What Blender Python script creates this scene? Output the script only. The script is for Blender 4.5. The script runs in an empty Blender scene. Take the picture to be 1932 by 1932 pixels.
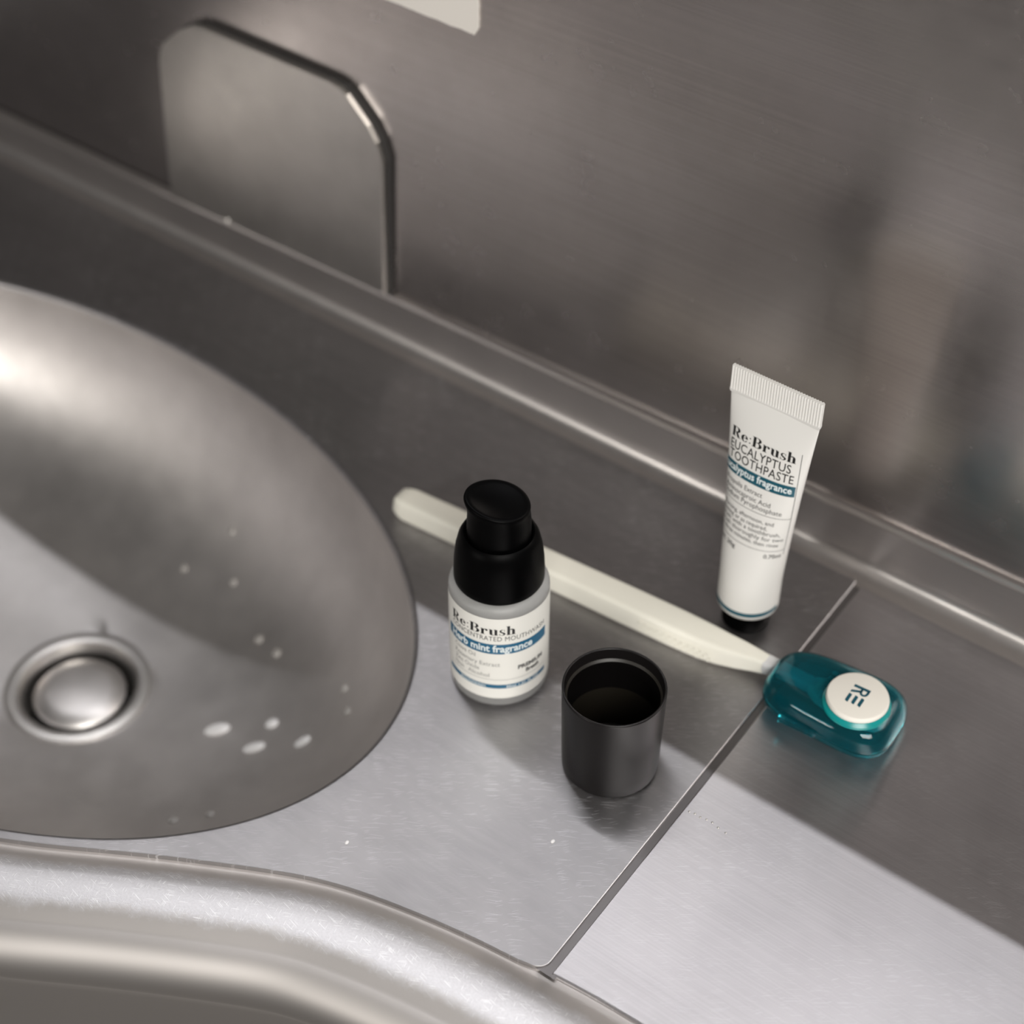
import bpy, bmesh, math, random
from mathutils import Vector, Matrix
from mathutils.geometry import tessellate_polygon
PI = math.pi
sc = bpy.context.scene
COL = sc.collection
random.seed(7)
mm = 0.001

# ------------------------------------------------------------------ camera
F_PX = 3400.0
TH, HD, RO = math.radians(43), math.radians(127), math.radians(0.35)
fw = Vector((math.cos(HD)*math.cos(TH), math.sin(HD)*math.cos(TH), -math.sin(TH)))
r0 = Vector((math.sin(HD), -math.cos(HD), 0)); u0 = r0.cross(fw)
rt = math.cos(RO)*r0 + math.sin(RO)*u0
up = math.cos(RO)*u0 - math.sin(RO)*r0
CAM = Vector((0.1805, -0.2882, 0.4163))
cd = bpy.data.cameras.new('camera'); cam = bpy.data.objects.new('camera', cd); COL.objects.link(cam)
cd.sensor_width = 36; cd.lens = 36*F_PX/1932; cd.clip_start = 0.01; cd.clip_end = 20
M = Matrix((rt, up, -fw)).transposed().to_4x4(); M.translation = CAM
cam.matrix_world = M
cd.dof.use_dof = True; cd.dof.focus_distance = 0.497; cd.dof.aperture_fstop = 7.5
sc.camera = cam

# ------------------------------------------------------------------ light
sc.view_settings.view_transform = 'Standard'; sc.view_settings.look = 'None'
sc.view_settings.exposure = 0.0; sc.view_settings.gamma = 1.0
sc.view_settings.use_curve_mapping = False
w = bpy.data.worlds.new('room_air'); sc.world = w; w.use_nodes = True
w.node_tree.nodes['Background'].inputs[0].default_value = (1.0, 0.96, 0.93, 1)
w.node_tree.nodes['Background'].inputs[1].default_value = 0.10

def area(name, loc, target, sx, sy, power, color=(1, 1, 1)):
    l = bpy.data.lights.new(name, 'AREA'); l.shape = 'RECTANGLE'; l.size = sx; l.size_y = sy
    l.energy = power; l.color = color
    o = bpy.data.objects.new(name, l); COL.objects.link(o); o.location = loc
    d = Vector(target) - Vector(loc)
    o.rotation_euler = d.to_track_quat('-Z', 'Y').to_euler()
    return o
DECK_STRIP = area('deck_strip_light', (-0.05, 0.104, 0.50), (-0.05, 0.0, 0.0), 1.00, 0.002, 1.65, (0.97, 0.97, 1.0))  # added strip light, unseen, brightens the front of the deck
LEFT_FILL = area('left_fill_light', (-0.47, -1.38, 0.42), (-0.05, 0.0, 0.0), 0.45, 0.16, 4.0, (1.0, 0.96, 0.90))  # added low fill from the front left, for the cove highlight
CEILING_LAMP = area('ceiling_lamp', (0.85, -0.76, 1.00), (-0.05, 0.0, 0.0), 0.8, 0.5, 20.5, (1.0, 0.97, 0.92))

# ------------------------------------------------------------------ object helpers
def link(name, me, m, parent=None):
    o = bpy.data.objects.new(name, me); COL.objects.link(o)
    if m: me.materials.append(m)
    if parent: o.parent = parent
    return o
def mesh(name, verts, faces, m, parent=None, smooth=True):
    me = bpy.data.meshes.new(name); me.from_pydata([tuple(v) for v in verts], [], faces); me.update()
    bm = bmesh.new(); bm.from_mesh(me); bmesh.ops.recalc_face_normals(bm, faces=bm.faces); bm.to_mesh(me); bm.free()
    if smooth:
        me.polygons.foreach_set('use_smooth', [True]*len(me.polygons))
    return link(name, me, m, parent)
def autos(o, ang=35):
    me = o.data
    bm = bmesh.new(); bm.from_mesh(me)
    for e in bm.edges:
        if len(e.link_faces) == 2 and e.calc_face_angle(0) > math.radians(ang): e.smooth = False
    bm.to_mesh(me); bm.free()
    return o
def thing(name, label, cat, loc=(0, 0, 0), rz=0, group=None):
    o = bpy.data.objects.new(name, None); COL.objects.link(o); o.empty_display_size = 0.01
    o.location = loc; o.rotation_euler = (0, 0, rz); o['label'] = label; o['category'] = cat
    if group: o['group'] = group
    return o
def tag(o, label, cat, group=None):
    o['label'] = label; o['category'] = cat
    if group: o['group'] = group
    return o
def lathe(name, prof, m, parent, n=96, sharp=35, loc=None):
    """prof: list of (r,z); open ends are capped when r==0."""
    V = []; Fc = []; idx = []
    for r, z in prof:
        if r < 1e-7: idx.append([len(V)]); V.append((0, 0, z))
        else:
            idx.append(list(range(len(V), len(V)+n)))
            V += [(r*math.cos(2*PI*i/n), r*math.sin(2*PI*i/n), z) for i in range(n)]
    for a, b in zip(idx, idx[1:]):
        for i in range(n):
            j = (i+1) % n
            if len(a) == 1 and len(b) == 1: continue
            if len(a) == 1: Fc.append((a[0], b[i], b[j]))
            elif len(b) == 1: Fc.append((a[i], b[0], a[j]))
            else: Fc.append((a[i], b[i], b[j], a[j]))
    o = mesh(name, V, Fc, m, parent); autos(o, sharp)
    if loc: o.location = loc
    return o
def arc(cx, cz, r, a0, a1, n=6):
    return [(cx+r*math.cos(math.radians(a0+(a1-a0)*i/n)), cz+r*math.sin(math.radians(a0+(a1-a0)*i/n))) for i in range(n+1)]
def rings(name, rs, m, parent, cap0=True, cap1=True, closed=True, sharp=35, loop=False):
    V = []; Fc = []; n = len(rs[0])
    if loop:
        for i in range(n):
            j = (i+1) % n; Fc.append(((len(rs)-1)*n+i, (len(rs)-1)*n+j, j, i))
    for r in rs: V += r
    for k in range(len(rs)-1):
        for i in range(n if closed else n-1):
            j = (i+1) % n
            Fc.append((k*n+i, k*n+j, (k+1)*n+j, (k+1)*n+i))
    if cap0: Fc.append(tuple(range(n)))
    if cap1: Fc.append(tuple(range((len(rs)-1)*n, len(rs)*n)))
    o = mesh(name, V, Fc, m, parent); autos(o, sharp); return o
def sweep_x(name, prof, x0, x1, m, parent, n=2, slope=0.0):
    """profile of (y,z) extruded along X"""
    V = []; Fc = []; k = len(prof)
    for i in range(n):
        x = x0+(x1-x0)*i/(n-1)
        V += [(x, y, z+slope*x) for y, z in prof]
    for i in range(n-1):
        for j in range(k-1):
            Fc.append((i*k+j, i*k+j+1, (i+1)*k+j+1, (i+1)*k+j))
    o = mesh(name, V, Fc, m, parent); autos(o, 30); return o

# ------------------------------------------------------------------ materials
class NT:
    def __init__(s, name):
        s.m = bpy.data.materials.new(name); s.m.use_nodes = True
        s.t = s.m.node_tree; s.b = s.t.nodes['Principled BSDF']
    def n(s, typ, **kw):
        nd = s.t.nodes.new(typ)
        for k, v in kw.items():
            if hasattr(nd, k) and not k.startswith('in_'): setattr(nd, k, v)
        return nd
    def l(s, a, b): s.t.links.new(a, b)
    def setb(s, **kw):
        for k, v in kw.items():
            key = k.replace('_', ' ')
            s.b.inputs[key].default_value = v
    def coords(s, scale, rot=(0, 0, 0), gen='Object'):
        tc = s.n('ShaderNodeTexCoord'); mp = s.n('ShaderNodeMapping')
        mp.inputs['Rotation'].default_value = rot; 
        mp2 = s.n('ShaderNodeVectorMath'); mp2.operation = 'MULTIPLY'; mp2.inputs[1].default_value = scale
        s.l(tc.outputs[gen], mp.inputs['Vector']); s.l(mp.outputs[0], mp2.inputs[0])
        return mp2.outputs[0]
    def noise(s, vec, scale=1, detail=3, rough=0.5):
        nd = s.n('ShaderNodeTexNoise'); nd.inputs['Scale'].default_value = scale
        nd.inputs['Detail'].default_value = detail; nd.inputs['Roughness'].default_value = rough
        s.l(vec, nd.inputs['Vector']); return nd.outputs['Fac']
    def ramp(s, fac, p0, p1, c0=(0, 0, 0, 1), c1=(1, 1, 1, 1)):
        r = s.n('ShaderNodeValToRGB'); e = r.color_ramp.elements
        e[0].position = p0; e[1].position = p1; e[0].color = c0; e[1].color = c1
        s.l(fac, r.inputs[0]); return r.outputs[0]
    def math(s, op, a, b=None, clamp=False):
        nd = s.n('ShaderNodeMath'); nd.operation = op; nd.use_clamp = clamp
        for i, v in enumerate((a, b)):
            if v is None: continue
            if isinstance(v, (int, float)): nd.inputs[i].default_value = v
            else: s.l(v, nd.inputs[i])
        return nd.outputs[0]
    def mix(s, fac, a, b):
        nd = s.n('ShaderNodeMix'); nd.data_type = 'RGBA'
        for i, v in ((0, fac), (6, a), (7, b)):
            if isinstance(v, (int, float)): nd.inputs[i].default_value = v
            elif isinstance(v, tuple): nd.inputs[i].default_value = v
            else: s.l(v, nd.inputs[i])
        return nd.outputs[2]
    def bump(s, h, strength=0.2, dist=0.0002):
        b = s.n('ShaderNodeBump'); b.inputs['Strength'].default_value = strength; b.inputs['Distance'].default_value = dist
        s.l(h, b.inputs['Height']); s.l(b.outputs[0], s.b.inputs['Normal'])
    def strokes(s, ang, lx, ly, thr, seed=0.0):
        """short fine scratches: stretched voronoi cells, few of them kept"""
        v = s.coords((lx, ly, 40), (0, 0, ang))
        # warp a bit so strokes are not all parallel
        vo = s.n('ShaderNodeTexVoronoi'); vo.feature = 'F1'; vo.inputs['Scale'].default_value = 1.0
        off = s.n('ShaderNodeVectorMath'); off.operation = 'ADD'; off.inputs[1].default_value = (seed, seed*2.3, 0.0)
        s.l(v, off.inputs[0]); s.l(off.outputs[0], vo.inputs['Vector'])
        d = s.math('LESS_THAN', vo.outputs['Distance'], thr)
        sep = s.n('ShaderNodeSeparateColor'); s.l(vo.outputs['Color'], sep.inputs[0])
        keep = s.math('GREATER_THAN', sep.outputs[0], 0.80)
        return s.math('MULTIPLY', d, keep)

def plain(name, col, rough=0.5, metal=0.0, **kw):
    k = NT(name); k.setb(Base_Color=(*col, 1), Roughness=rough, Metallic=metal)
    for a, v in kw.items(): k.b.inputs[a.replace('_', ' ')].default_value = v
    v = k.coords((400, 400, 400)); h = k.noise(v, 1, 2)
    k.bump(h, 0.05, 0.00005)
    return k.m

def metal(name, col, r0, r1, lines=None, scratch=0.0, blotch=0.12, aniso=0.0, tang=(1, 0, 0), bs=0.1):
    k = NT(name); k.setb(Metallic=1.0)
    big = k.noise(k.coords((14, 14, 14)), 1, 4, 0.6)
    mid = k.noise(k.coords((90, 90, 90)), 1, 3, 0.6)
    c0 = tuple(c*(1-blotch) for c in col)+(1,); c1 = tuple(min(1, c*(1+blotch)) for c in col)+(1,)
    colr = k.mix(k.ramp(big, 0.3, 0.7), c0, c1)
    rough = k.math('ADD', k.math('MULTIPLY', mid, r1-r0), r0)
    h = None
    if lines:
        ln = k.noise(k.coords(lines), 1, 4, 0.65)
        h = ln
        colr = k.mix(k.math('MULTIPLY', k.ramp(ln, 0.38, 0.62), 0.22), colr, (min(1, col[0]*1.35), min(1, col[1]*1.35), min(1, col[2]*1.35), 1))
    if scratch:
        s1 = k.strokes(-0.65, 150, 3600, 0.33, 3.1); s2 = k.strokes(-0.48, 110, 3300, 0.28, 9.7)
        s3 = k.strokes(-0.9, 260, 4200, 0.30, 17.3)
        sm = k.math('MAXIMUM', k.math('MAXIMUM', s1, s2), s3)
        patch = k.ramp(k.noise(k.coords((30, 30, 30)), 1, 2), 0.35, 0.75)
        sm = k.math('MULTIPLY', k.math('MULTIPLY', sm, patch), scratch)
        colr = k.mix(sm, colr, (0.95, 0.95, 0.97, 1))
        rough = k.math('ADD', rough, k.math('MULTIPLY', sm, 0.25))
        h = k.math('ADD', h, k.math('MULTIPLY', sm, 1.2)) if h else sm
    k.l(colr, k.b.inputs['Base Color']); k.l(rough, k.b.inputs['Roughness'])
    if h: k.bump(h, bs, 0.0001)
    if aniso:
        k.b.inputs['Anisotropic'].default_value = aniso
        cx = k.n('ShaderNodeCombineXYZ')
        for i in range(3): cx.inputs[i].default_value = tang[i]
        k.l(cx.outputs[0], k.b.inputs['Tangent'])
    return k.m

ST = (0.55, 0.53, 0.52)
M_wall = metal('brushed_wall_steel', (0.52, 0.483, 0.470), 0.22, 0.30, lines=(6, 300, 900), blotch=0.10, aniso=0.5, tang=(0, 0, 1), bs=0.04)
M_deck = metal('worn_counter_steel', (0.43, 0.418, 0.425), 0.38, 0.46, lines=(40, 300, 300), scratch=0.8, bs=0.08, aniso=0.8, tang=(0, 1, 0))
M_side = metal('brushed_side_steel', (0.62, 0.60, 0.615), 0.34, 0.42, lines=(10, 1500, 300), scratch=0.5, bs=0.06, aniso=0.85, tang=(0, 1, 0))
M_bowl = metal('bowl_steel', (0.64, 0.615, 0.60), 0.36, 0.48, blotch=0.18)
M_groove = metal('groove_steel', (0.20, 0.19, 0.19), 0.45, 0.55)
M_plate = metal('galvanised_plate', (0.54, 0.52, 0.495), 0.30, 0.40, blotch=0.2)
M_back = metal('back_ledge_steel', (0.60, 0.57, 0.555), 0.32, 0.38, lines=(4, 60, 60), blotch=0.05, bs=0.01)
M_darkgap = plain('gap_shade_and_drain', (0.03, 0.028, 0.027), 0.7)  # dark colour for the plate's edge shadow and the drain cup
M_black = plain('satin_black_plastic', (0.0008, 0.0008, 0.0009), 0.42, Specular_IOR_Level=0.05)
M_capblack = plain('black_cap_plastic', (0.008, 0.007, 0.007), 0.32, Specular_IOR_Level=0.25)
M_capin = plain('cap_inside_plastic', (0.011, 0.009, 0.006), 0.45)
M_white = plain('white_tube_plastic', (0.80, 0.79, 0.76), 0.38)
M_label = plain('white_label_paper', (0.84, 0.83, 0.78), 0.42)
M_brush = plain('ivory_handle_plastic', (0.93, 0.91, 0.81), 0.36)
M_neck = plain('translucent_neck_plastic', (0.72, 0.72, 0.72), 0.3)
M_bristle = plain('bristle_nylon', (0.75, 0.80, 0.78), 0.6)
M_button = plain('cream_button_plastic', (0.88, 0.85, 0.78), 0.35)
M_paper = plain('paper_note', (0.80, 0.76, 0.71), 0.9)
M_ink = plain('black_ink', (0.008, 0.008, 0.008), 0.5)
M_inkg = plain('grey_ink', (0.10, 0.10, 0.10), 0.5)
M_inkf = plain('faint_grey_ink', (0.30, 0.30, 0.29), 0.5)
M_teal = plain('teal_ink', (0.003, 0.085, 0.125), 0.45)
M_blue = plain('blue_ink', (0.010, 0.115, 0.22), 0.45)
M_bluel = plain('light_blue_ink', (0.16, 0.32, 0.42), 0.45)
M_inkw = plain('white_ink', (0.75, 0.82, 0.83), 0.5)
M_pale = plain('pale_wall_paint', (0.5, 0.48, 0.46), 0.6)
M_floor = plain('grey_floor_vinyl', (0.14, 0.132, 0.128), 0.6)

def glass(name, col, rough, ior, dens=None, dcol=(1, 1, 1), trans=1.0):
    k = NT(name); k.setb(Base_Color=(*col, 1), Roughness=rough, IOR=ior)
    k.b.inputs['Transmission Weight'].default_value = trans
    if dens:
        va = k.n('ShaderNodeVolumeAbsorption'); va.inputs['Color'].default_value = (*dcol, 1); va.inputs['Density'].default_value = dens
        k.l(va.outputs[0], k.t.nodes['Material Output'].inputs['Volume'])
    return k.m
M_frost = glass('frosted_glass', (0.80, 0.80, 0.79), 0.42, 1.45, trans=0.75)
M_water = glass('water', (1, 1, 1), 0.02, 1.33)
M_case = glass('teal_clear_plastic', (0.03, 0.44, 0.52), 0.05, 1.35, trans=0.93)
M_case2 = glass('teal_clear_plastic_lid', (0.03, 0.42, 0.50), 0.05, 1.35, trans=0.93)
M_casering = plain('teal_ring_plastic', (0.005, 0.27, 0.27), 0.25)

# front rim: worn coarse crest, smoother nose (finish split along a ragged wear line)
def rim_mat():
    k = NT('worn_rim_steel'); k.setb(Metallic=1.0)
    at = k.n('ShaderNodeUVMap'); at.uv_map = 'rim'
    sp = k.n('ShaderNodeSeparateXYZ'); k.l(at.outputs[0], sp.inputs[0])
    tcv = k.coords((1, 1, 1))
    n1 = k.noise(tcv, 130, 3, 0.6); n2 = k.noise(tcv, 900, 2, 0.6)
    s = k.math('ADD', sp.outputs[1], k.math('MULTIPLY', k.math('SUBTRACT', n1, 0.5), 0.006))
    s = k.math('ADD', s, k.math('MULTIPLY', k.math('SUBTRACT', n2, 0.5), 0.003))
    a = k.ramp(s, 0.0085, 0.0105); b = k.ramp(s, 0.0268, 0.0272)
    crest = k.math('MULTIPLY', a, k.math('SUBTRACT', 1.0, b), clamp=True)
    s1 = k.strokes(0.2, 170, 3600, 0.30, 1.1); s2 = k.strokes(-0.5, 210, 3900, 0.28, 7.7); s3 = k.strokes(1.3, 300, 4200, 0.26, 5.3)
    sm = k.math('MULTIPLY', k.math('MAXIMUM', k.math('MAXIMUM', s1, s2), s3), crest)
    fine = k.noise(tcv, 1400, 3, 0.7)
    c = k.mix(crest, (0.62, 0.59, 0.57, 1), k.mix(fine, (0.62, 0.61, 0.62, 1), (0.86, 0.85, 0.87, 1)))
    c = k.mix(sm, c, (0.97, 0.97, 0.98, 1))
    k.l(c, k.b.inputs['Base Color'])
    k.l(k.math('ADD', k.math('MULTIPLY', crest, 0.02), 0.52), k.b.inputs['Roughness'])
    h = k.math('MULTIPLY', crest, k.math('ADD', k.math('MULTIPLY', fine, 0.8), k.math('MULTIPLY', sm, 1.5)))
    k.bump(h, 0.35, 0.0002)
    return k.m
M_rim = rim_mat()

# ------------------------------------------------------------------ the setting
WY = 0.117                       # wall face
LIP = 0.0238; LSL = 0.012        # height of the lip line and its slight rise along the wall
wall = bpy.data.objects.new('wall_back', None); COL.objects.link(wall); wall['kind'] = 'structure'
def box(name, x0, x1, y0, y1, z0, z1, m, parent=None, bev=0.0):
    bm = bmesh.new(); bmesh.ops.create_cube(bm, size=1)
    for v in bm.verts: v.co = ((x0+x1)/2+v.co.x*(x1-x0), (y0+y1)/2+v.co.y*(y1-y0), (z0+z1)/2+v.co.z*(z1-z0))
    if bev: bmesh.ops.bevel(bm, geom=bm.edges, offset=bev, segments=2, affect='EDGES', profile=0.5)
    me = bpy.data.meshes.new(name); bm.to_mesh(me); bm.free()
    return link(name, me, m, parent)
box('steel_panel', -1.0, 0.55, WY+0.0002, WY+0.02, 0.0, 0.262, M_wall, wall)
box('painted_panel', -1.0, 0.55, WY+0.004, WY+0.02, 0.262, 1.3, M_pale, wall)
fl = box('floor', -1.2, 1.4, -1.6, WY+0.02, -0.82, -0.80, M_floor); fl['kind'] = 'structure'
shelf = thing('shade_shelf', 'unseen steel shelf added above the washbasin to shade the rear of the counter', 'shelf', (0, 0, 0.262))  # unseen blocker, added to cast the straight shadow edge on the deck
box('board', -1.0, 0.55, 0.065, WY, 0.0, 0.006, M_back, shelf, 0.0008)
box('front_lip', -1.0, 0.55, 0.0642, 0.0660, 0.0, 0.014, M_back, shelf, 0.0004)

# ------------------------------------------------------------------ washbasin counter
sink = thing('washbasin_counter', 'stainless steel washbasin counter with oval bowl, raised front rim and panel seam', 'washbasin', (0, 0, 0))
CX, CY, BA, BB, DEP = -0.240, -0.043, 0.180, 0.107, 0.075
GR = [(-0.500, -0.060), (-0.44, -0.105), (-0.39, -0.131), (-0.34, -0.1475), (-0.29, -0.1535), (-0.24, -0.1555), (-0.19, -0.1515), (-0.15, -0.1415), (-0.118, -0.1275), (-0.0885, -0.110), (-0.068, -0.0985),
      (-0.0459, -0.0868), (-0.0325, -0.0815), (-0.0087, -0.0758), (0.0073, -0.0730), (0.0286, -0.0702), (0.0553, -0.0685), (0.10, -0.0680), (0.2, -0.0680), (0.55, -0.0680)]
def crm(P, n=10):
    out = []
    for i in range(len(P)-1):
        p0 = P[max(i-1, 0)]; p1 = P[i]; p2 = P[i+1]; p3 = P[min(i+2, len(P)-1)]
        for k in range(n):
            t = k/n
            out.append(tuple(0.5*((2*p1[d])+(-p0[d]+p2[d])*t+(2*p0[d]-5*p1[d]+4*p2[d]-p3[d])*t*t+(-p0[d]+3*p1[d]-3*p2[d]+p3[d])*t**3) for d in range(2)))
    out.append(P[-1]); return out
GC = crm(GR, 10)
def even(P, n):
    L = [0]
    for a, b in zip(P, P[1:]): L.append(L[-1]+math.hypot(b[0]-a[0], b[1]-a[1]))
    out = []; k = 0
    for i in range(n+1):
        t = L[-1]*i/n
        while k < len(L)-2 and L[k+1] < t: k += 1
        f = (t-L[k])/(L[k+1]-L[k]); out.append((P[k][0]+(P[k+1][0]-P[k][0])*f, P[k][1]+(P[k+1][1]-P[k][1])*f))
    return out
GC = even(GC, 320)
for _ in range(12):
    GC = [GC[0]]+[tuple((GC[i-1][d]+2*GC[i][d]+GC[i+1][d])/4 for d in (0, 1)) for i in range(1, len(GC)-1)]+[GC[-1]]
def gy(x):
    for a, b in zip(GC, GC[1:]):
        if a[0] <= x <= b[0]: return a[1]+(b[1]-a[1])*(x-a[0])/(b[0]-a[0])
    return GC[-1][1]
COVE = 0.1105
SX = 0.0245                        # seam line: right edge of the basin panel
def outline(x0, x1, rc):
    """closed outline (ccw) of a deck panel between the front groove and the rear cove"""
    P = []
    k0 = [x0+(x1-x0)*i/160 for i in range(161)]
    for x in k0: P.append((x, gy(x)+0.0012))
    # round the front corners
    def rnd(P):
        return P
    P = [p for p in P if p[0] < x1-rc+1e-9 and p[0] > x0+rc-1e-9] if rc else P
    if rc:
        yb = gy(x1)+0.0012
        P += [(x1-rc+rc*math.sin(a), yb+rc-rc*math.cos(a)) for a in [PI/2*i/8 for i in range(1, 9)]]
    P += [(x1, (P[-1][1])+(COVE-P[-1][1])*i/30) for i in range(1, 31)]
    P += [(x1+(x0-x1)*i/60, COVE) for i in range(1, 61)]
    yl = gy(x0)+0.0012+(rc if rc else 0)
    P += [(x0, COVE+(yl-COVE)*i/30) for i in range(1, 30)]
    return P
def tilt(P, xs, w):
    # the seam is not quite square to the wall: it drifts right towards the front
    return [(x-0.033*y*max(0.0, 1-abs(x-xs)/w), y) for x, y in P]
OUT = tilt(outline(-0.498, SX, 0.004), SX, 0.016)
# resample the outline by angle about the bowl centre so it pairs with the ellipse
def hit_outline(th):
    dx, dy = BA*math.cos(th), BB*math.sin(th); best = None
    for a, b in zip(OUT, OUT[1:]+OUT[:1]):
        ex, ey = b[0]-a[0], b[1]-a[1]
        det = -dx*ey+dy*ex
        if abs(det) < 1e-14: continue
        ax, ay = a[0]-CX, a[1]-CY
        t = (-ax*ey+ay*ex)/det; s = (dx*ay-dy*ax)/det
        if t > 0 and -1e-9 <= s <= 1+1e-9 and (best is None or t > best): best = t
    return best
angs = sorted(set([2*PI*i/240 for i in range(240)]+[math.atan2((p[1]-CY)/BB, (p[0]-CX)/BA) % (2*PI) for p in OUT]))
fa = [angs[0]]
for a in angs[1:]:
    if a-fa[-1] > 1e-4: fa.append(a)
def bowl_z(rho): return -DEP*(1-min(rho, 1)**2.8)**0.55
rs = []
E_R = 0.0022
L = []
for th in fa:
    t = hit_outline(th); ex, ey = CX+BA*math.cos(th), CY+BB*math.sin(th)
    ox, oy = CX+t*BA*math.cos(th), CY+t*BB*math.sin(th)
    d = math.hypot(ox-ex, oy-ey); ux, uy = (ox-ex)/d, (oy-ey)/d
    col = []
    r = min(E_R, d*0.4)
    for i in range(10):                                   # rolled lip into the bowl
        a = PI/2*i/9
        col.append((ex+ux*r*(1-math.cos(a)), ey+uy*r*(1-math.cos(a)), -r+r*math.sin(a)))
    for f in (0.3, 0.6, 0.85): col.append((ex+ux*(r+(d-r-0.0012)*f), ey+uy*(r+(d-r-0.0012)*f), 0))
    col.append((ox-ux*min(0.0003, d*.2), oy-uy*min(0.0003, d*.2), 0)); col.append((ox-ux*0.00008, oy-uy*0.00008, -0.0001)); col.append((ox, oy, -0.0007)); col.append((ox, oy, -0.0022))
    L.append(col)
nr = len(L[0])
rs = [[L[i][k] for i in range(len(L))] for k in range(nr)]
rings('basin_panel', rs, M_deck, sink, False, False, sharp=16)
# bowl
bl = []
rhos = [1.0, .998, .995, .99, .98, .965, .95, .92, .88, .84, .80, .75, .70, .64, .58, .50, .42, .33, .24, .16]
DX, DY = -0.206, -0.036           # drain centre
DR = 0.0215
for k, rho in enumerate(rhos):
    f = (1-rho)/(1-rhos[-1]); g = max(0, (f-.35)/.65)**1.5
    cx, cy = CX+(DX-CX)*g, CY+(DY-CY)*g
    ring = []
    for i in range(160):
        th = 2*PI*i/160
        x, y = BA*rho*math.cos(th), BB*rho*math.sin(th)
        # blend to a circle round the drain
        xc, yc = DR*1.12*math.cos(th), DR*1.12*math.sin(th)
        if rho == rhos[-1]: x, y = xc, yc
        else: x, y = x*(1-g)+(xc+(x-xc)*0.6)*g, y*(1-g)+(yc+(y-yc)*0.6)*g
        z = bowl_z(rho)-E_R*(1-0)
        ring.append((cx+x, cy+y, z))
    bl.append(ring)
bowl = rings('bowl', bl, M_bowl, sink, False, False, sharp=80)
zd = bowl_z(rhos[-1])-E_R
lathe('drain_ring', [(DR*1.25, 0.0002), (DR*1.22, 0.0012), (DR*1.1, 0.0018), (DR*1.0, 0.0012), (DR*0.93, -0.0015), (DR*0.9, -0.006), (DR*0.9, -0.014)], M_plate, bowl, loc=(DX, DY, zd))
lathe('drain_cup', [(DR*0.9, -0.0138), (DR*0.86, -0.0160), (0, -0.0175)], M_darkgap, bowl, loc=(DX, DY, zd))
# drain stopper disc, slightly raised
lathe('drain_stopper', [(0, 0.0008), (DR*0.5, 0.0006), (DR*0.72, -0.0006), (DR*0.78, -0.002), (DR*0.74, -0.0032), (0.004, -0.0036), (0.004, -0.014)], M_bowl, bowl, loc=(DX, DY, zd-0.001))
# side panel
def panel_poly(name, P, z, bev, m, parent):
    n = len(P); c = (sum(p[0] for p in P)/n, sum(p[1] for p in P)/n)
    def inset(d):
        out = []
        for i in range(n):
            a = Vector(P[i-1]); b = Vector(P[i]); e = Vector(P[(i+1) % n])
            t = ((b-a).normalized()+(e-b).normalized())
            t.normalize(); nn = Vector((-t.y, t.x))
            out.append((b.x+nn.x*d, b.y+nn.y*d))
        return out
    i0 = inset(bev); i1 = inset(bev*0.3)
    V = [(x, y, z) for x, y in i0]+[(x, y, z-bev*0.3) for x, y in i1]+[(x, y, z-bev) for x, y in P]+[(x, y, z-bev-0.0015) for x, y in P]
    Fc = []
    for k in range(3):
        for i in range(n):
            j = (i+1) % n; Fc.append((k*n+i, k*n+j, (k+1)*n+j, (k+1)*n+i))
    tri = tessellate_polygon([[Vector((x, y, 0)) for x, y in i0]])
    Fc += [tuple(t) for t in tri]
    o = mesh(name, V, Fc, m, parent)
    for p_ in o.data.polygons:
        if len(p_.vertices) == 3: p_.use_smooth = False
    return o
def side_outline():
    x0, x1 = SX+0.0021, 0.54
    P = [(x0+(x1-x0)*(i/60)**1.5, gy(x0+(x1-x0)*(i/60)**1.5)+0.0022) for i in range(61)]
    P += [(x1, COVE), (x0, COVE), (x0, 0.03)]
    return tilt(P, x0, 0.016)
panel_poly('side_panel', side_outline(), -0.0004, 0.0006, M_side, sink)
# dark seam bed under the joints
mesh('seam_bed', [(SX-0.003, -0.0692, -0.0007), (SX+0.0060, -0.0692, -0.0007), (SX+0.0045, COVE, -0.0007), (SX-0.004, COVE, -0.0007)], [(0, 1, 2, 3)], M_groove, sink)
# raised front rim
prof = [(-0.0030, -0.0018), (0.0, -0.0016), (0.0012, -0.0012), (0.0035, 0.0002), (0.0065, 0.0022), (0.0085, 0.0034), (0.0105, 0.0040), (0.0150, 0.0044), (0.0195, 0.0043), (0.0228, 0.0037), (0.0252, 0.0023)]
NR = 0.0105
prof += [(0.0252+NR*math.sin(a), 0.0021-NR+NR*math.cos(a)) for a in [0.12+(PI*0.66-0.12)*i/14 for i in range(0, 15)]]
ls, lz = prof[-1]
prof += [(ls-0.004, lz-0.006), (ls-0.007, lz-0.014), (ls-0.009, lz-0.030), (ls-0.010, lz-0.10), (ls-0.011, lz-0.30), (ls-0.012, -0.79)]
V = []; UVs = []
nG = len(GC)
sl = [0]
for a, b in zip(prof, prof[1:]): sl.append(sl[-1]+math.hypot(b[0]-a[0], b[1]-a[1]))
for i, p in enumerate(GC):
    a = Vector(GC[max(i-1, 0)]); b = Vector(GC[min(i+1, nG-1)]); t = (b-a).normalized(); nrm = Vector((t.y, -t.x))
    for (s, z), l in zip(prof, sl):
        V.append((p[0]+nrm.x*s, p[1]+nrm.y*s, z)); UVs.append((i/nG, l))
kp = len(prof); Fc = []
for i in range(nG-1):
    for j in range(kp-1): Fc.append((i*kp+j, (i+1)*kp+j, (i+1)*kp+j+1, i*kp+j+1))
rim = mesh('front_rim', V, Fc, M_rim, sink)
uv = rim.data.uv_layers.new(name='rim')
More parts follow.
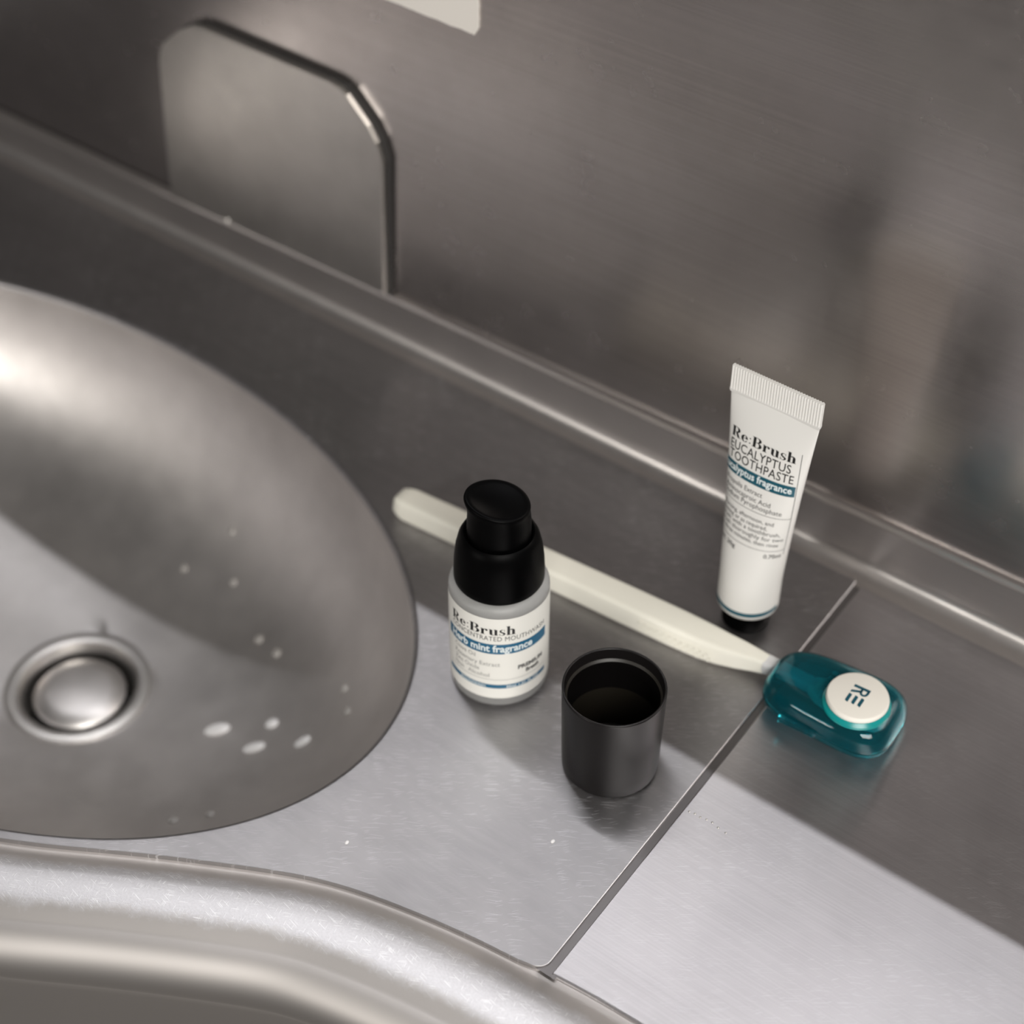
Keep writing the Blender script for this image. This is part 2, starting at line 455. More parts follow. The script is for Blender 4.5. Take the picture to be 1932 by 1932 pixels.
for lp in rim.data.loops: uv.data[lp.index].uv = UVs[lp.vertex_index]
# rear cove + upstand with its lip
R_ = 0.0060
cov = [(COVE-0.002, -0.0006), (COVE, 0.0)]+[(COVE+R_*math.sin(a), R_-R_*math.cos(a)) for a in [PI/2*i/10 for i in range(1, 11)]]
cov += [(COVE+R_, LIP-0.0018)]
sweep_x('rear_upstand', cov, -0.60, 0.54, M_back, sink)
lipp = [(COVE+R_+0.0002, LIP-0.0032), (COVE+R_-0.0008, LIP-0.0028), (COVE+R_-0.0013, LIP-0.0016), (COVE+R_-0.0010, LIP-0.0004), (COVE+R_-0.0002, LIP), (WY+0.0008, LIP)]
sweep_x('upstand_lip', lipp, -0.60, 0.54, M_back, sink, slope=LSL)
# punched row of tiny dots on the side panel
bm = bmesh.new()
for (x, y) in [(28.6, -.9), (30.3, -.6), (32.2, -.7), (34.1, -.3), (36.0, -.2), (38.3, -.7), (41.0, -1.0)]:
    mt = Matrix.Translation((x*mm, y*mm, -0.0004)) @ Matrix.Diagonal((0.00035, 0.00035, 0.00022, 1))
    bmesh.ops.create_uvsphere(bm, u_segments=12, v_segments=8, radius=1, matrix=mt)
me = bpy.data.meshes.new('punched_dots'); bm.to_mesh(me); bm.free(); link('punched_dots', me, M_plate, sink)

# ------------------------------------------------------------------ steel cover plate standing against the wall
plate = thing('cover_plate', 'grey steel plate with cut corners standing flat against the back wall', 'plate', (-0.235, WY, 0.0215))
pp = [(-291.7, 21.8), (-181.2, 22.9), (-179.0, 80.5), (-181.0, 87.0), (-184.5, 92.5), (-193.6, 101.2), (-197, 103.0), (-201.5, 103.8), (-260.5, 104.4), (-266, 103.6), (-275.0, 98.6), (-283.5, 91.0), (-286.2, 87.0), (-287.5, 82)]
P = [((x*mm+0.235), (z*mm-0.0215)) for x, z in pp]
def slab(name, P, y0, y1, m, parent, bev=0.0006):
    bm = bmesh.new()
    vs = [bm.verts.new((x, y0, z)) for x, z in P]
    f = bm.faces.new(vs); r = bmesh.ops.extrude_face_region(bm, geom=[f])
    for v in [g for g in r['geom'] if isinstance(g, bmesh.types.BMVert)]: v.co.y = y1
    bmesh.ops.recalc_face_normals(bm, faces=bm.faces)
    if bev: bmesh.ops.bevel(bm, geom=[e for e in bm.edges if abs(e.verts[0].co.y-y0) < 1e-6 and abs(e.verts[1].co.y-y0) < 1e-6], offset=bev, segments=2, affect='EDGES')
    me = bpy.data.meshes.new(name); bm.to_mesh(me); bm.free()
    return link(name, me, m, parent)
slab('plate_sheet', P, -0.0038, -0.0018, M_plate, plate, 0.0004)
c0 = (sum(p[0] for p in P)/len(P), sum(p[1] for p in P)/len(P))
slab('edge_shadow', [(c0[0]+(x-c0[0])*1.012+0.0006, max(0.001, c0[1]+(z-c0[1])*1.014)) for x, z in P], -0.0018, 0.0, M_darkgap, plate, 0)  # shadow line around the plate, built as a dark sheet
lathe('rivet', [(0, 0.0012), (0.0008, 0.001), (0.0013, 0.0)], M_plate, plate, 16, loc=(-0.026, -0.0038, 0.0012)).rotation_euler = (PI/2, 0, 0)

# ------------------------------------------------------------------ paper note at the top
ex = [(-0.212, 0.1405), (-0.19, 0.1403), (-0.171, 0.1404), (-0.1655, 0.1402), (-0.160, 0.1400), (-0.155, 0.1401), (-0.150, 0.1398), (-0.146, 0.1400), (-0.1425, 0.1398), (-0.1412, 0.1399), (-0.1406, 0.1395), (-0.1392, 0.1415),
      (-0.1388, 0.1428), (-0.1389, 0.144), (-0.1387, 0.1455), (-0.1389, 0.147), (-0.1387, 0.150), (-0.1389, 0.1515), (-0.1386, 0.155), (-0.1388, 0.165), (-0.1386, 0.19), (-0.212, 0.19)]
note = slab('paper_note', [(x, z) for x, z in ex], WY-0.0006, WY+0.0001, M_paper, None, 0)
tag(note, 'torn white paper sticker on the steel wall at the top', 'paper')

# ------------------------------------------------------------------ lettering helpers
def text_tris(txt, size, bold=0.0, spacing=1.0, res=3):
    c = bpy.data.curves.new('t', 'FONT'); c.body = txt; c.size = size; c.offset = bold; c.resolution_u = res; c.space_character = spacing
    o = bpy.data.objects.new('t', c); COL.objects.link(o)
    bpy.context.view_layer.update()
    dg = bpy.context.evaluated_depsgraph_get(); me = o.evaluated_get(dg).to_mesh()
    V = [(v.co.x, v.co.y) for v in me.vertices]; Fc = [tuple(p.vertices) for p in me.polygons]
    o.evaluated_get(dg).to_mesh_clear(); bpy.data.objects.remove(o); bpy.data.curves.remove(c)
    return V, Fc
def rect_tris(u0, u1, v0, v1, n=24):
    V = []; Fc = []
    for i in range(n+1):
        u = u0+(u1-u0)*i/n; V += [(u, v0), (u, v1)]
    for i in range(n): Fc.append((2*i, 2*i+2, 2*i+3, 2*i+1))
    return V, Fc
def fit(V, u0, v0, width=None):
    x0 = min(v[0] for v in V); x1 = max(v[0] for v in V)
    k = (width/(x1-x0)) if width else 1
    return [(u0+(x-x0)*k, v0+y) for x, y in V]
# high contrast serif letters, drawn as overlapping strokes in em units (x height .46, cap .70)
def quad(a, b, c, d): return [a, b, c, d]
def bar(x0, x1, y0, y1): return [(x0, y0), (x1, y0), (x1, y1), (x0, y1)]
def crescent(cx, cy, ro, rio, a0, a1, n=18, sq=1.0, ioff=(0, 0)):
    """stroke between an outer ellipse ro=(x,y) and an inner ellipse rio"""
    out = []
    for i in range(n):
        A = [math.radians(a0+(a1-a0)*k/n) for k in (i, i+1)]
        o = [(cx+ro[0]*math.cos(a), cy+ro[1]*math.sin(a)) for a in A]
        q = [(cx+ioff[0]+rio[0]*math.cos(a), cy+ioff[1]+rio[1]*math.sin(a)) for a in A]
        out.append([o[0], o[1], q[1], q[0]])
    return out
def dot(cx, cy, r): return [[(cx+r*math.cos(2*PI*i/14), cy+r*math.sin(2*PI*i/14)) for i in range(14)]]
def glyphs():
    G = {}
    st = 0.17; hs = 0.028
    G['R'] = ([bar(.06, .06+st, 0, .70), bar(0, .30, 0, hs), bar(0, .34, .70-hs, .70), bar(.20, .36, .335, .335+hs)]
              + crescent(.34, .517, (.245, .183), (.085, .153), -90, 90)
              + [quad((.27, .35), (.42, .37), (.60, .0), (.43, .0)), bar(.43, .66, 0, hs)], .66)
    G['B'] = ([bar(.06, .06+st, 0, .70), bar(0, .36, 0, hs), bar(0, .34, .70-hs, .70), bar(.20, .36, .345, .345+hs)]
              + crescent(.33, .53, (.235, .17), (.08, .140), -90, 90) + crescent(.35, .185, (.265, .185), (.095, .155), -90, 90), .64)
    G['e'] = (crescent(.235, .225, (.225, .235), (.10, .205), 20, 330, 30, ioff=(.03, 0)) + [bar(.10, .43, .235, .235+hs)]
              + crescent(.27, .24, (.175, .215), (.05, .19), -5, 90, 10), .47)
    G[':'] = (dot(.07, .10, .045)+dot(.07, .42, .045), .15)
    G['r'] = ([bar(.05, .05+.155, 0, .44), bar(0, .27, 0, hs), bar(0, .12, .44, .44+hs)]
              + crescent(.30, .30, (.12, .165), (.09, .125), 60, 180, 12) + dot(.355, .375, .075), .45)
    G['u'] = ([bar(.05, .205, .10, .45), bar(0, .12, .45, .45+hs), bar(.33, .485, 0, .45), bar(.28, .40, .45, .45+hs), bar(.40, .54, 0, hs)]
              + crescent(.235, .13, (.185, .14), (.03, .105), 180, 300, 12), .55)
    G['s'] = (crescent(.185, .335, (.155, .135), (.09, .108), 40, 190, 12, ioff=(.035, 0)) + crescent(.185, .125, (.175, .135), (.09, .108), -150, 30, 14, ioff=(-.03, 0))
              + [quad((.03, .36), (.12, .24), (.335, .10), (.36, .16)), quad((.03, .36), (.05, .25), (.36, .06), (.345, .19)), bar(.30, .325, .30, .46), bar(.02, .045, .0, .16)], .38)
    G['h'] = ([bar(.05, .205, 0, .72), bar(0, .12, .72-hs, .72), bar(0, .26, 0, hs), bar(.33, .485, 0, .33), bar(.28, .54, 0, hs)]
              + crescent(.31, .31, (.175, .165), (.02, .125), 0, 140, 12), .55)
    return G
GL = glyphs()
def logo_tris(size):
    V = []; Fc = []; x = 0
    for ch in 'Re:Brush':
        polys, adv = GL[ch]
        for p in polys:
            Fc.append(tuple(range(len(V), len(V)+len(p)))); V += [((x+q[0])*size, q[1]*size) for q in p]
        x += adv+0.035
        if ch in 'e:': x += 0.03
    return V, Fc
def decal(name, VF, mapper, m, parent, off):
    V, Fc = VF
    me = bpy.data.meshes.new(name)
    me.from_pydata([mapper(u, v, off) for u, v in V], [], Fc); me.update()
    return link(name, me, m, parent)
def merge(*vfs):
    V = []; Fc = []
    for v, f in vfs:
        k = len(V); V += list(v); Fc += [tuple(i+k for i in t) for t in f]
    return V, Fc
def at(vf, u, v, width=None): return fit(vf[0], u, v, width), vf[1]

# ------------------------------------------------------------------ mouthwash pump bottle
bot = thing('pump_bottle', 'small frosted mouthwash bottle with black pump and white and blue label', 'bottle', (-0.0475, 0.0083, 0))
BR = 0.0150
body = lathe('glass_body', [(0, 0.0012), (0.010, 0.0006), (0.0125, 0.0)] + arc(0.0125, 0.0025, 0.0025, -80, 0, 5) + [(BR, 0.004), (BR, 0.0395)] + arc(BR-0.003, 0.0395, 0.003, 10, 90, 6) + [(0.0105, 0.0430), (0.0105, 0.0445)]
             + [(0.0092, 0.0445), (0.0092, 0.0415), (0.0115, 0.0405), (0.0130, 0.0380), (0.0130, 0.0050), (0.011, 0.0032), (0, 0.0030)], M_frost, bot)
lathe('mouthwash_liquid', [(0, 0.0036), (0.0108, 0.0038), (0.0126, 0.0056), (0.0126, 0.0330), (0, 0.0330)], plain('liquid_milky', (0.55, 0.55, 0.53), 0.5), bot)
PHI0 = HD+PI+math.radians(0)      # direction facing the camera
def cyl_map(cx, cy, r, phi_c):
    def f(u, v, off):
        a = phi_c+u/r
        return ((r+off)*math.cos(a), (r+off)*math.sin(a), v)
    return f
mp = cyl_map(0, 0, BR, PHI0)
LB, LT = 0.0048, 0.0391
lab = decal('label', merge(*[rect_tris(-0.0222, 0.0222, LB+(LT-LB)*i/2, LB+(LT-LB)*(i+1)/2, 60) for i in range(2)]), mp, M_label, bot, 0.00012)
lab.data.polygons.foreach_set('use_smooth', [True]*len(lab.data.polygons))
def print_(name, vf, m, par=lab, mpf=mp, off=0.00020): return decal(name, vf, mpf, m, par, off)
print_('brand_lettering', at(logo_tris(0.0051), -0.0163, 0.0325, 0.0213), M_ink)
print_('kind_lettering', at(text_tris('CONCENTRATED MOUTHWASH', 0.0027, 0.0, 1.05), -0.0163, 0.0300, 0.0320), M_inkg)
print_('blue_band', rect_tris(-0.0185, 0.0166, 0.0244, 0.0285, 40), M_blue)
print_('fragrance_lettering', at(text_tris('Herb mint fragrance', 0.0040, 0.00012, 1.0), -0.0163, 0.0254, 0.0268), M_inkw, off=0.00028)
print_('ingredient_lettering', merge(at(text_tris('Clove Oil', 0.0024), -0.0151, 0.0218, 0.0080), at(text_tris('Rosemary Extract', 0.0024), -0.0151, 0.0190, 0.0155),
       at(text_tris('Zinc Oxide', 0.0024), -0.0151, 0.0165, 0.0092), at(text_tris('Non', 0.0022), -0.0151, 0.0141), at(text_tris('Alcohol', 0.0024), -0.0097, 0.0141, 0.0069)), M_inkf)
print_('side_lettering', merge(at(text_tris('PREMIUM', 0.0022, 0.00010), 0.0058, 0.0169, 0.0092), at(text_tris('Breath', 0.0022, 0.00010), 0.0084, 0.0146, 0.0050)), M_inkg)
print_('blue_stripe', rect_tris(-0.0185, 0.0166, 0.0093, 0.0109, 40), M_blue)
print_('stripe_lettering', merge(at(text_tris('MOUTHWASH', 0.0014, 0.00004, 1.1), -0.0125, 0.00965, 0.0085), at(text_tris('30ml 1.01 FL.OZ', 0.0014, 0.00004, 1.1), 0.0022, 0.00965, 0.011)), M_inkw, off=0.00028)
print_('rule_line', rect_tris(-0.0175, 0.0160, 0.01300, 0.01315, 40), M_inkf)
collar = lathe('pump_collar', [(0.0108, 0.0428), (0.0131, 0.0428), (0.0134, 0.0434), (0.0134, 0.0455), (0.0132, 0.0500), (0.0127, 0.0545), (0.0119, 0.0580), (0.0110, 0.0598), (0.0103, 0.0604), (0.0098, 0.0601), (0.0097, 0.0592), (0.0097, 0.0540), (0.003, 0.0538)], M_black, bot)
# pump head: round shaft, then a scooped oval top that reaches out into the nozzle
hd_rings = []
NP = 72
noz = HD+PI/2     # where the nozzle points
def head_ring(r, z, ext, tilt, sq=1.0):
    out = []
    for i in range(NP):
        a = 2*PI*i/NP; d = a-noz
        rr = r+ext*max(0, math.cos(d))**3
        x, y = rr*math.cos(a), rr*math.sin(a)
        out.append((x, y, z+tilt*(math.cos(d))*rr/r))
    return out
for r, z, e, t in [(0.0092, 0.0540, 0, 0), (0.0094, 0.0600, 0, 0), (0.0093, 0.0640, 0, 0.0), (0.0091, 0.0672, 0.0000, .0004), (0.0089, 0.0692, 0.0004, .0010), (0.0089, 0.0704, 0.0009, .0013), (0.0090, 0.0713, 0.0011, 0.0015),
                   (0.0088, 0.0719, 0.0011, 0.0016), (0.0082, 0.0722, 0.0010, 0.0015), (0.0070, 0.0719, 0.0008, 0.0012), (0.0055, 0.0714, 0.0005, 0.0008), (0.0035, 0.0710, 0.0002, 0.0004), (0.0015, 0.0708, 0, 0.0002)]:
    hd_rings.append(head_ring(r, z, e, t))
head = rings('pump_head', hd_rings, M_black, bot, True, True, sharp=60)
nz = lathe('nozzle', [(0.0016, -0.001), (0.0017, 0.0018), (0.0013, 0.0022), (0.0008, 0.0018), (0.0007, -0.001)], M_black, bot, 24)
nz.location = (0.0068*math.cos(noz), 0.0068*math.sin(noz), 0.0695); nz.rotation_euler = (0, PI/2, noz)
lathe('dip_tube', [(0.0, 0.0050), (0.0012, 0.0050), (0.0012, 0.0428)], M_neck, bot, 16)

# ------------------------------------------------------------------ open cap
cp = thing('bottle_cap', 'open black overcap standing upside down on the counter', 'cap', (0, 0, 0))
lathe('cap_wall', [(0, 0.0), (0.0128, 0.0)] + arc(0.0128, 0.0014, 0.0014, -85, -5, 4) + [(0.0144, 0.006), (0.0150, 0.0325)] + arc(0.0146, 0.0330, 0.0004, 0, 180, 6) + [(0.0140, 0.0300), (0.0139, 0.0295), (0.0133, 0.0290), (0.0131, 0.0180)], M_capblack, cp)
lathe('cap_inside', [(0.0139, 0.0297), (0.0133, 0.0290), (0.0131, 0.0180), (0.0127, 0.0024), (0.011, 0.0014), (0, 0.0014)], M_capin, cp)

# ------------------------------------------------------------------ toothpaste tube
tube = thing('toothpaste_tube', 'white toothpaste tube standing on its black cap near the back wall', 'tube', (0.0012, 0.0745, 0))
TR = 0.0098; TB = 0.0080; TTOP = 0.0868; HW = 0.01475
LEAN = -0.0006
def tube_sec(z):
    t = max(0.0, min(1.0, (z-0.020)/(TTOP-0.020)))
    e = t**1.15
    a = TR+(HW-TR)*e; b = TR*(1-e)+0.0006*e
    return a, b
def tube_pt(th, z, off=0.0):
    a, b = tube_sec(z); t = max(0.0, min(1.0, (z-0.020)/(TTOP-0.020)))
    pw = 1.0-0.25*t*(1-t)
    c, s = math.cos(th), math.sin(th)
    x = (a+off)*math.copysign(abs(c)**pw, c); y = (b+off)*math.copysign(abs(s)**pw, s)
    return (x+LEAN*(1-t), y, z)
rg = []
for r_, z in [(0.0072, TB-0.0004), (0.0090, TB), (TR-0.0002, TB+0.0006)]:
    rg.append([(r_*math.cos(2*PI*i/96)+LEAN, r_*math.sin(2*PI*i/96), z) for i in range(96)])
for z in [TB+0.0014]+[0.011+(TTOP-0.011)*i/26 for i in range(27)]:
    rg.append([tube_pt(2*PI*i/96, z) for i in range(96)])
tb = rings('tube_body', rg, M_white, tube, True, True, sharp=50)
# crimped end with vertical ribs on both faces
NRB = 34; V = []; Fc = []
cols = NRB*4
zz = [TTOP-0.0004, TTOP+0.0006, TTOP+0.0014, TTOP+0.0022, 0.0957]
for side in (-1, 1):
    base = len(V)
    for i in range(cols+1):
        x = -HW+2*HW*i/cols
        rib = 0.00022*(1 if (i % 4) in (1, 2) else -0.4)
        for k, z in enumerate(zz):
            th_ = 0.0007 if k == 1 else 0.00055
            d = th_+(rib if k >= 2 else 0)
            V.append((x*(1.0+0.012*(k >= 1)), side*d, z))
    n5 = len(zz)
    for i in range(cols):
        for k in range(n5-1):
            Fc.append((base+i*n5+k, base+(i+1)*n5+k, base+(i+1)*n5+k+1, base+i*n5+k+1))
half = (cols+1)*len(zz); n5 = len(zz)
for i in range(cols): Fc.append((i*n5+n5-1, (i+1)*n5+n5-1, half+(i+1)*n5+n5-1, half+i*n5+n5-1))
for k in range(n5-1):
    for i in (0, cols): Fc.append((i*n5+k, i*n5+k+1, half+i*n5+k+1, half+i*n5+k))
crimp = mesh('crimped_end', V, Fc, M_white, tube, smooth=False)
# cap with fine flutes
capr = []
for r_, z in [(0.0070, 0.0), (0.0074, 0.0004), (0.0075, 0.0016), (0.00755, 0.0074), (0.0072, 0.0079)]:
    capr.append([((r_+(0.00012 if i % 2 else -0.00004))*math.cos(2*PI*i/120)+LEAN, (r_+(0.00012 if i % 2 else -0.00004))*math.sin(2*PI*i/120), z) for i in range(120)])
rings('screw_cap', capr, M_black, tube, True, True, sharp=50)
# printing follows the tube surface: u = arc position, v = height
TPH = -PI/2+math.radians(6)
def tube_map(u, v, off):
    # walk from the print centre along the section by arc length
    a, b = tube_sec(v)
    th = TPH; n = 14; du = (u+0.045*(0.076-v))/n
    for _ in range(n):
        p0 = tube_pt(th, v); p1 = tube_pt(th+0.01, v)
        ds = math.hypot(p1[0]-p0[0], p1[1]-p0[1])/0.01
        th += du/max(ds, 1e-6)
    p = tube_pt(th, v); q = tube_pt(th+0.01, v)
    tx, ty = q[0]-p[0], q[1]-p[1]; l = math.hypot(tx, ty)
    return (p[0]+ty/l*off, p[1]-tx/l*off, p[2])
def tp(name, vf, m, off=0.00012): return decal(name, vf, tube_map, m, tb, off)
U0 = -0.0139
tp('brand_lettering', at(logo_tris(0.0048), U0, 0.0722, 0.0224), M_ink)
tp('name_lettering', merge(at(text_tris('EUCALYPTUS', 0.0043, 0.00001, 1.05), U0, 0.0683, 0.0213), at(text_tris('TOOTHPASTE', 0.0043, 0.00001, 1.05), U0, 0.0648, 0.0226)), M_ink)
tp('teal_band', merge(*[rect_tris(-0.0160, 0.0097, 0.0600+0.0013*i, 0.0600+0.0013*(i+1), 40) for i in range(3)]), M_teal)
tp('fragrance_lettering', at(text_tris('Eucalyptus fragrance', 0.0034, 0.00009, 1.02), -0.0158, 0.0612, 0.0245), M_inkw, 0.0002)
tp('ingredient_lettering', merge(at(text_tris('Propolis Extract', 0.0024), U0, 0.0568, 0.0140), at(text_tris('Aminocaproic Acid', 0.0024), U0, 0.0544, 0.0170),
   at(text_tris('Sodium Pyrophosphate', 0.0024), U0, 0.0523, 0.0208)), M_inkg)
tp('direction_lettering', merge(*[at(text_tris(q, 0.0021), U0, z, wd) for q, z, wd in (('Morning, afternoon, and', 0.0480, 0.0190), ('evening or as required,', 0.0460, 0.0172), ('brush with a toothbrush,', 0.0441, 0.0215),
   ('brush thoroughly for two', 0.0421, 0.0228), ('to three minutes, then rinse', 0.0400, 0.0214))]), M_inkg)
tp('frame_lines', merge(rect_tris(-0.0150, 0.0100, 0.05110, 0.05125, 30), rect_tris(-0.0150, 0.0100, 0.0382, 0.03835, 30), *[rect_tris(0.0100, 0.01018, 0.0360+0.004*i, 0.0360+0.004*(i+1), 1) for i in range(10)]), M_inkg)
tp('weight_lettering', merge(at(text_tris('net. 20g', 0.0022, 0.00003), U0, 0.0354, 0.0080), at(text_tris('0.70oz', 0.0022, 0.00003), 0.0036, 0.0354, 0.0056)), M_inkg)
tp('base_stripe', rect_tris(-0.0180, 0.0120, 0.0100, 0.0116, 50), M_teal)

# ------------------------------------------------------------------ toothbrush
tbsh = thing('toothbrush', 'ivory toothbrush with faceted handle lying behind the bottles', 'toothbrush', (0, 0, 0))
def sec(x, y, z, hw, hh, rr, ang, n=6, top=1.0):
    """rounded box section facing along the handle direction"""
    out = []
    for q, (sy, sz) in enumerate(((1, 1), (-1, 1), (-1, -1), (1, -1))):
        for k in range(n+1):
            a = PI/2*q+PI/2*k/n
            yy = sy*(hw-rr)+rr*math.cos(a); z_ = sz*(hh-rr)+rr*math.sin(a)
            if z_ > 0: yy *= top
            out.append((x-math.sin(ang)*yy, y+math.cos(ang)*yy, z+z_))
    return out
ax = [(-0.1190, 0.0468), (-0.063, 0.0508), (-0.020, 0.0538), (0.002, 0.0552), (0.014, 0.0568), (0.0235, 0.0573), (0.058, 0.0575)]
def cy_(x):
    for a, b in zip(ax, ax[1:]):
        if x <= b[0]: return a[1]+(b[1]-a[1])*(x-a[0])/(b[0]-a[0])
    return ax[-1][1]
S = []
for x, hw, hh, zc, rr in [(-0.1200, 0.0030, 0.0020, 0.0042, 0.0012), (-0.1193, 0.0042, 0.0030, 0.0042, 0.0016), (-0.1172, 0.0052, 0.0036, 0.0041, 0.0020), (-0.1150, 0.0056, 0.0040, 0.0040, 0.0020), (-0.10, 0.0057, 0.0040, 0.0040, 0.0020), (-0.063, 0.0059, 0.0040, 0.0040, 0.0020),
                          (-0.03, 0.0062, 0.0040, 0.0040, 0.0020), (-0.012, 0.0062, 0.0040, 0.0040, 0.0020), (-0.002, 0.0059, 0.0039, 0.0040, 0.0020), (0.004, 0.0053, 0.0037, 0.0041, 0.0020), (0.010, 0.0044, 0.0034, 0.0044, 0.0018), (0.015, 0.0034, 0.0030, 0.0048, 0.0016), (0.0185, 0.0029, 0.0026, 0.0051, 0.0014)]:
    S.append(sec(x, cy_(x), zc, hw, hh, rr, 0.07, top=0.84))
rings('handle', S, M_brush, tbsh, True, True, sharp=60)
S = []
for x, hw, hh, zc, rr in [(0.0183, 0.0028, 0.0025, 0.0051, 0.0013), (0.022, 0.0026, 0.0023, 0.0054, 0.0013), (0.030, 0.0023, 0.0020, 0.0056, 0.0012), (0.036, 0.0024, 0.0020, 0.0056, 0.0012)]:
    S.append(sec(x, cy_(x), zc, hw, hh, rr, 0.03))
rings('neck', S, M_neck, tbsh, True, True, sharp=60)
S = []
for x, hw, hh, zc, rr in [(0.0345, 0.0028, 0.0019, 0.0056, 0.0012), (0.038, 0.0045, 0.0020, 0.0056, 0.0012), (0.042, 0.0053, 0.0020, 0.0056, 0.0012), (0.055, 0.0053, 0.0020, 0.0056, 0.0012), (0.0580, 0.0040, 0.0020, 0.0056, 0.0012), (0.0592, 0.0020, 0.0016, 0.0056, 0.0010)]:
    S.append(sec(x, cy_(x), zc, hw, hh, rr, 0.0))
rings('brush_head', S, M_brush, tbsh, True, True, sharp=60)
bm = bmesh.new()
for i in range(8):
    for j in range(4):
        mt = Matrix.Translation((0.0395+0.0022*i, 0.0575-0.0036+0.0024*j, 0.0092))
        bmesh.ops.create_cone(bm, cap_ends=True, segments=10, radius1=0.0009, radius2=0.0010, depth=0.0036, matrix=mt)
me = bpy.data.meshes.new('bristles'); bm.to_mesh(me); bm.free(); b_ = link('bristles', me, M_bristle, tbsh); b_['kind'] = 'stuff'
# fine grip dots on the front face
bm = bmesh.new()
for i in range(12):
    for j in range(3):
        x = -0.022+0.0022*i+0.0011*(j % 2); y = cy_(x)-0.0062*1.0
        mt = Matrix.Translation((x, y, 0.0026+0.0014*j)) @ Matrix.Diagonal((0.0004, 0.00018, 0.0004, 1))
        bmesh.ops.create_uvsphere(bm, u_segments=8, v_segments=6, radius=1, matrix=mt)
me = bpy.data.meshes.new('grip_dots'); bm.to_mesh(me); bm.free(); link('grip_dots', me, M_brush, tbsh)

# ------------------------------------------------------------------ toothbrush case
CC = (0.0430, 0.0552); CAn = math.radians(4)
case = thing('toothbrush_case', 'teal see-through travel cover over the toothbrush head, with cream button', 'toothbrush cover', (CC[0], CC[1], 0), CAn)
def srect(hx, hy, z, p=4.0, n=72, taper=0.0, cxo=0.0, cyo=0.0):
    out = []
    for i in range(n):
        a = 2*PI*i/n; c, s = math.cos(a), math.sin(a)
        x = hx*math.copysign(abs(c)**(2/p), c); y = hy*math.copysign(abs(s)**(2/p), s)
        y *= 1+taper*x/hx
        out.append((x+cxo, y+cyo, z))
    return out
TP = 0.10
def shell(name, outer, inner, zo, zi, p, m):
    R1 = [srect(a, b, z, p, taper=TP) for a, b, z in outer]+[srect(outer[-1][0]*f, outer[-1][1]*f, zo, p, taper=TP) for f in (0.6, 0.02)]
    R2 = [srect(inner[0][0]*f, inner[0][1]*f, zi, p, taper=TP) for f in (0.02, 0.6)]+[srect(a, b, z, p, taper=TP) for a, b, z in inner]
    return rings(name, R1+R2, m, case, False, False, sharp=60, loop=True)
SX_, SY_, SZ_ = 0.850, 0.905, 0.88
def sc3(L): return [(a*SX_, b*SY_, c*SZ_) for a, b, c in L]
shell('case_base', sc3([(0.0247, 0.0150, 0.0056), (0.0243, 0.0146, 0.0035), (0.0230, 0.0135, 0.0016), (0.0205, 0.0115, 0.0003), (0.0175, 0.0090, 0.0)]),
      sc3([(0.0172, 0.0086, 0.0010), (0.0200, 0.0108, 0.0012), (0.0222, 0.0127, 0.0022), (0.0234, 0.0137, 0.0037), (0.0238, 0.0141, 0.0056)]), 0.0, 0.0009, 3.6, M_case)
shell('case_lid', sc3([(0.0249, 0.0152, 0.0060), (0.0247, 0.0150, 0.0082), (0.0238, 0.0143, 0.0108), (0.0222, 0.0130, 0.0128), (0.0200, 0.0112, 0.0141), (0.0170, 0.0088, 0.0146)]),
      sc3([(0.0168, 0.0086, 0.0137), (0.0195, 0.0107, 0.0132), (0.0214, 0.0122, 0.0121), (0.0228, 0.0133, 0.0104), (0.0237, 0.0140, 0.0081), (0.0239, 0.0142, 0.0060)]), 0.0130, 0.0121, 3.4, M_case2)
def rbox(name, x0, x1, y0, y1, z0, z1, m, par, bev): return box(name, x0, x1, y0, y1, z0, z1, m, par, bev)
rbox('clasp', -0.0115, 0.0010, -0.0146, -0.0130, 0.0040, 0.0066, M_case2, case, 0.0006)
k = lathe('hinge_pin', [(0, -0.004), (0.0010, -0.004), (0.0010, 0.004), (0, 0.004)], M_case2, case, 16); k.location = (-0.0050, -0.0140, 0.0060); k.rotation_euler = (0, PI/2, 0)
bx_, by_ = 0.0077, -0.0024
lathe('button_mount', [(0.0080, 0.0118), (0.0102, 0.0126), (0.0101, 0.0134), (0.0092, 0.0142), (0, 0.0142)], M_casering, case, 72, loc=(bx_, by_, 0))
btn = lathe('round_button', [(0.0060, 0.0140), (0.0090, 0.0142), (0.0093, 0.0148), (0.0093, 0.0157), (0.0090, 0.0163), (0.0084, 0.0165), (0, 0.0166)], M_button, case, 96, loc=(bx_, by_, 0))
# RE emblem: an R over three slanted bars that stand for the E, reading from the wall side
def emblem():
    V = []; Fc = []
    def add(p):
        Fc.append(tuple(range(len(V), len(V)+len(p)))); V.extend(p)
    # R : foot serif bar, stem, bowl, leg
    add(bar(-0.2, 0.98, 0.0, 0.0+0.001))
    add([(0.0, 0.0), (0.30, 0.0), (0.30, 1.5), (0.0, 1.5)])
    for q in crescent(0.52, 1.10, (0.46, 0.40), (0.24, 0.18), -90, 90, 14): add(q)
    add(bar(0.2, 0.54, 1.28, 1.5)); add(bar(0.2, 0.54, 0.70, 0.92))
    add([(0.42, 0.80), (0.68, 0.84), (1.02, 0.0), (0.74, 0.0)])
    for y in (0.0, 0.58, 1.16):
        add([(1.18, y), (2.05, y), (2.17, y+0.06), (2.24, y+0.30), (1.30, y+0.30), (1.22, y+0.24)])
    return V, Fc
V, Fc = emblem()
ea = math.radians(-90)
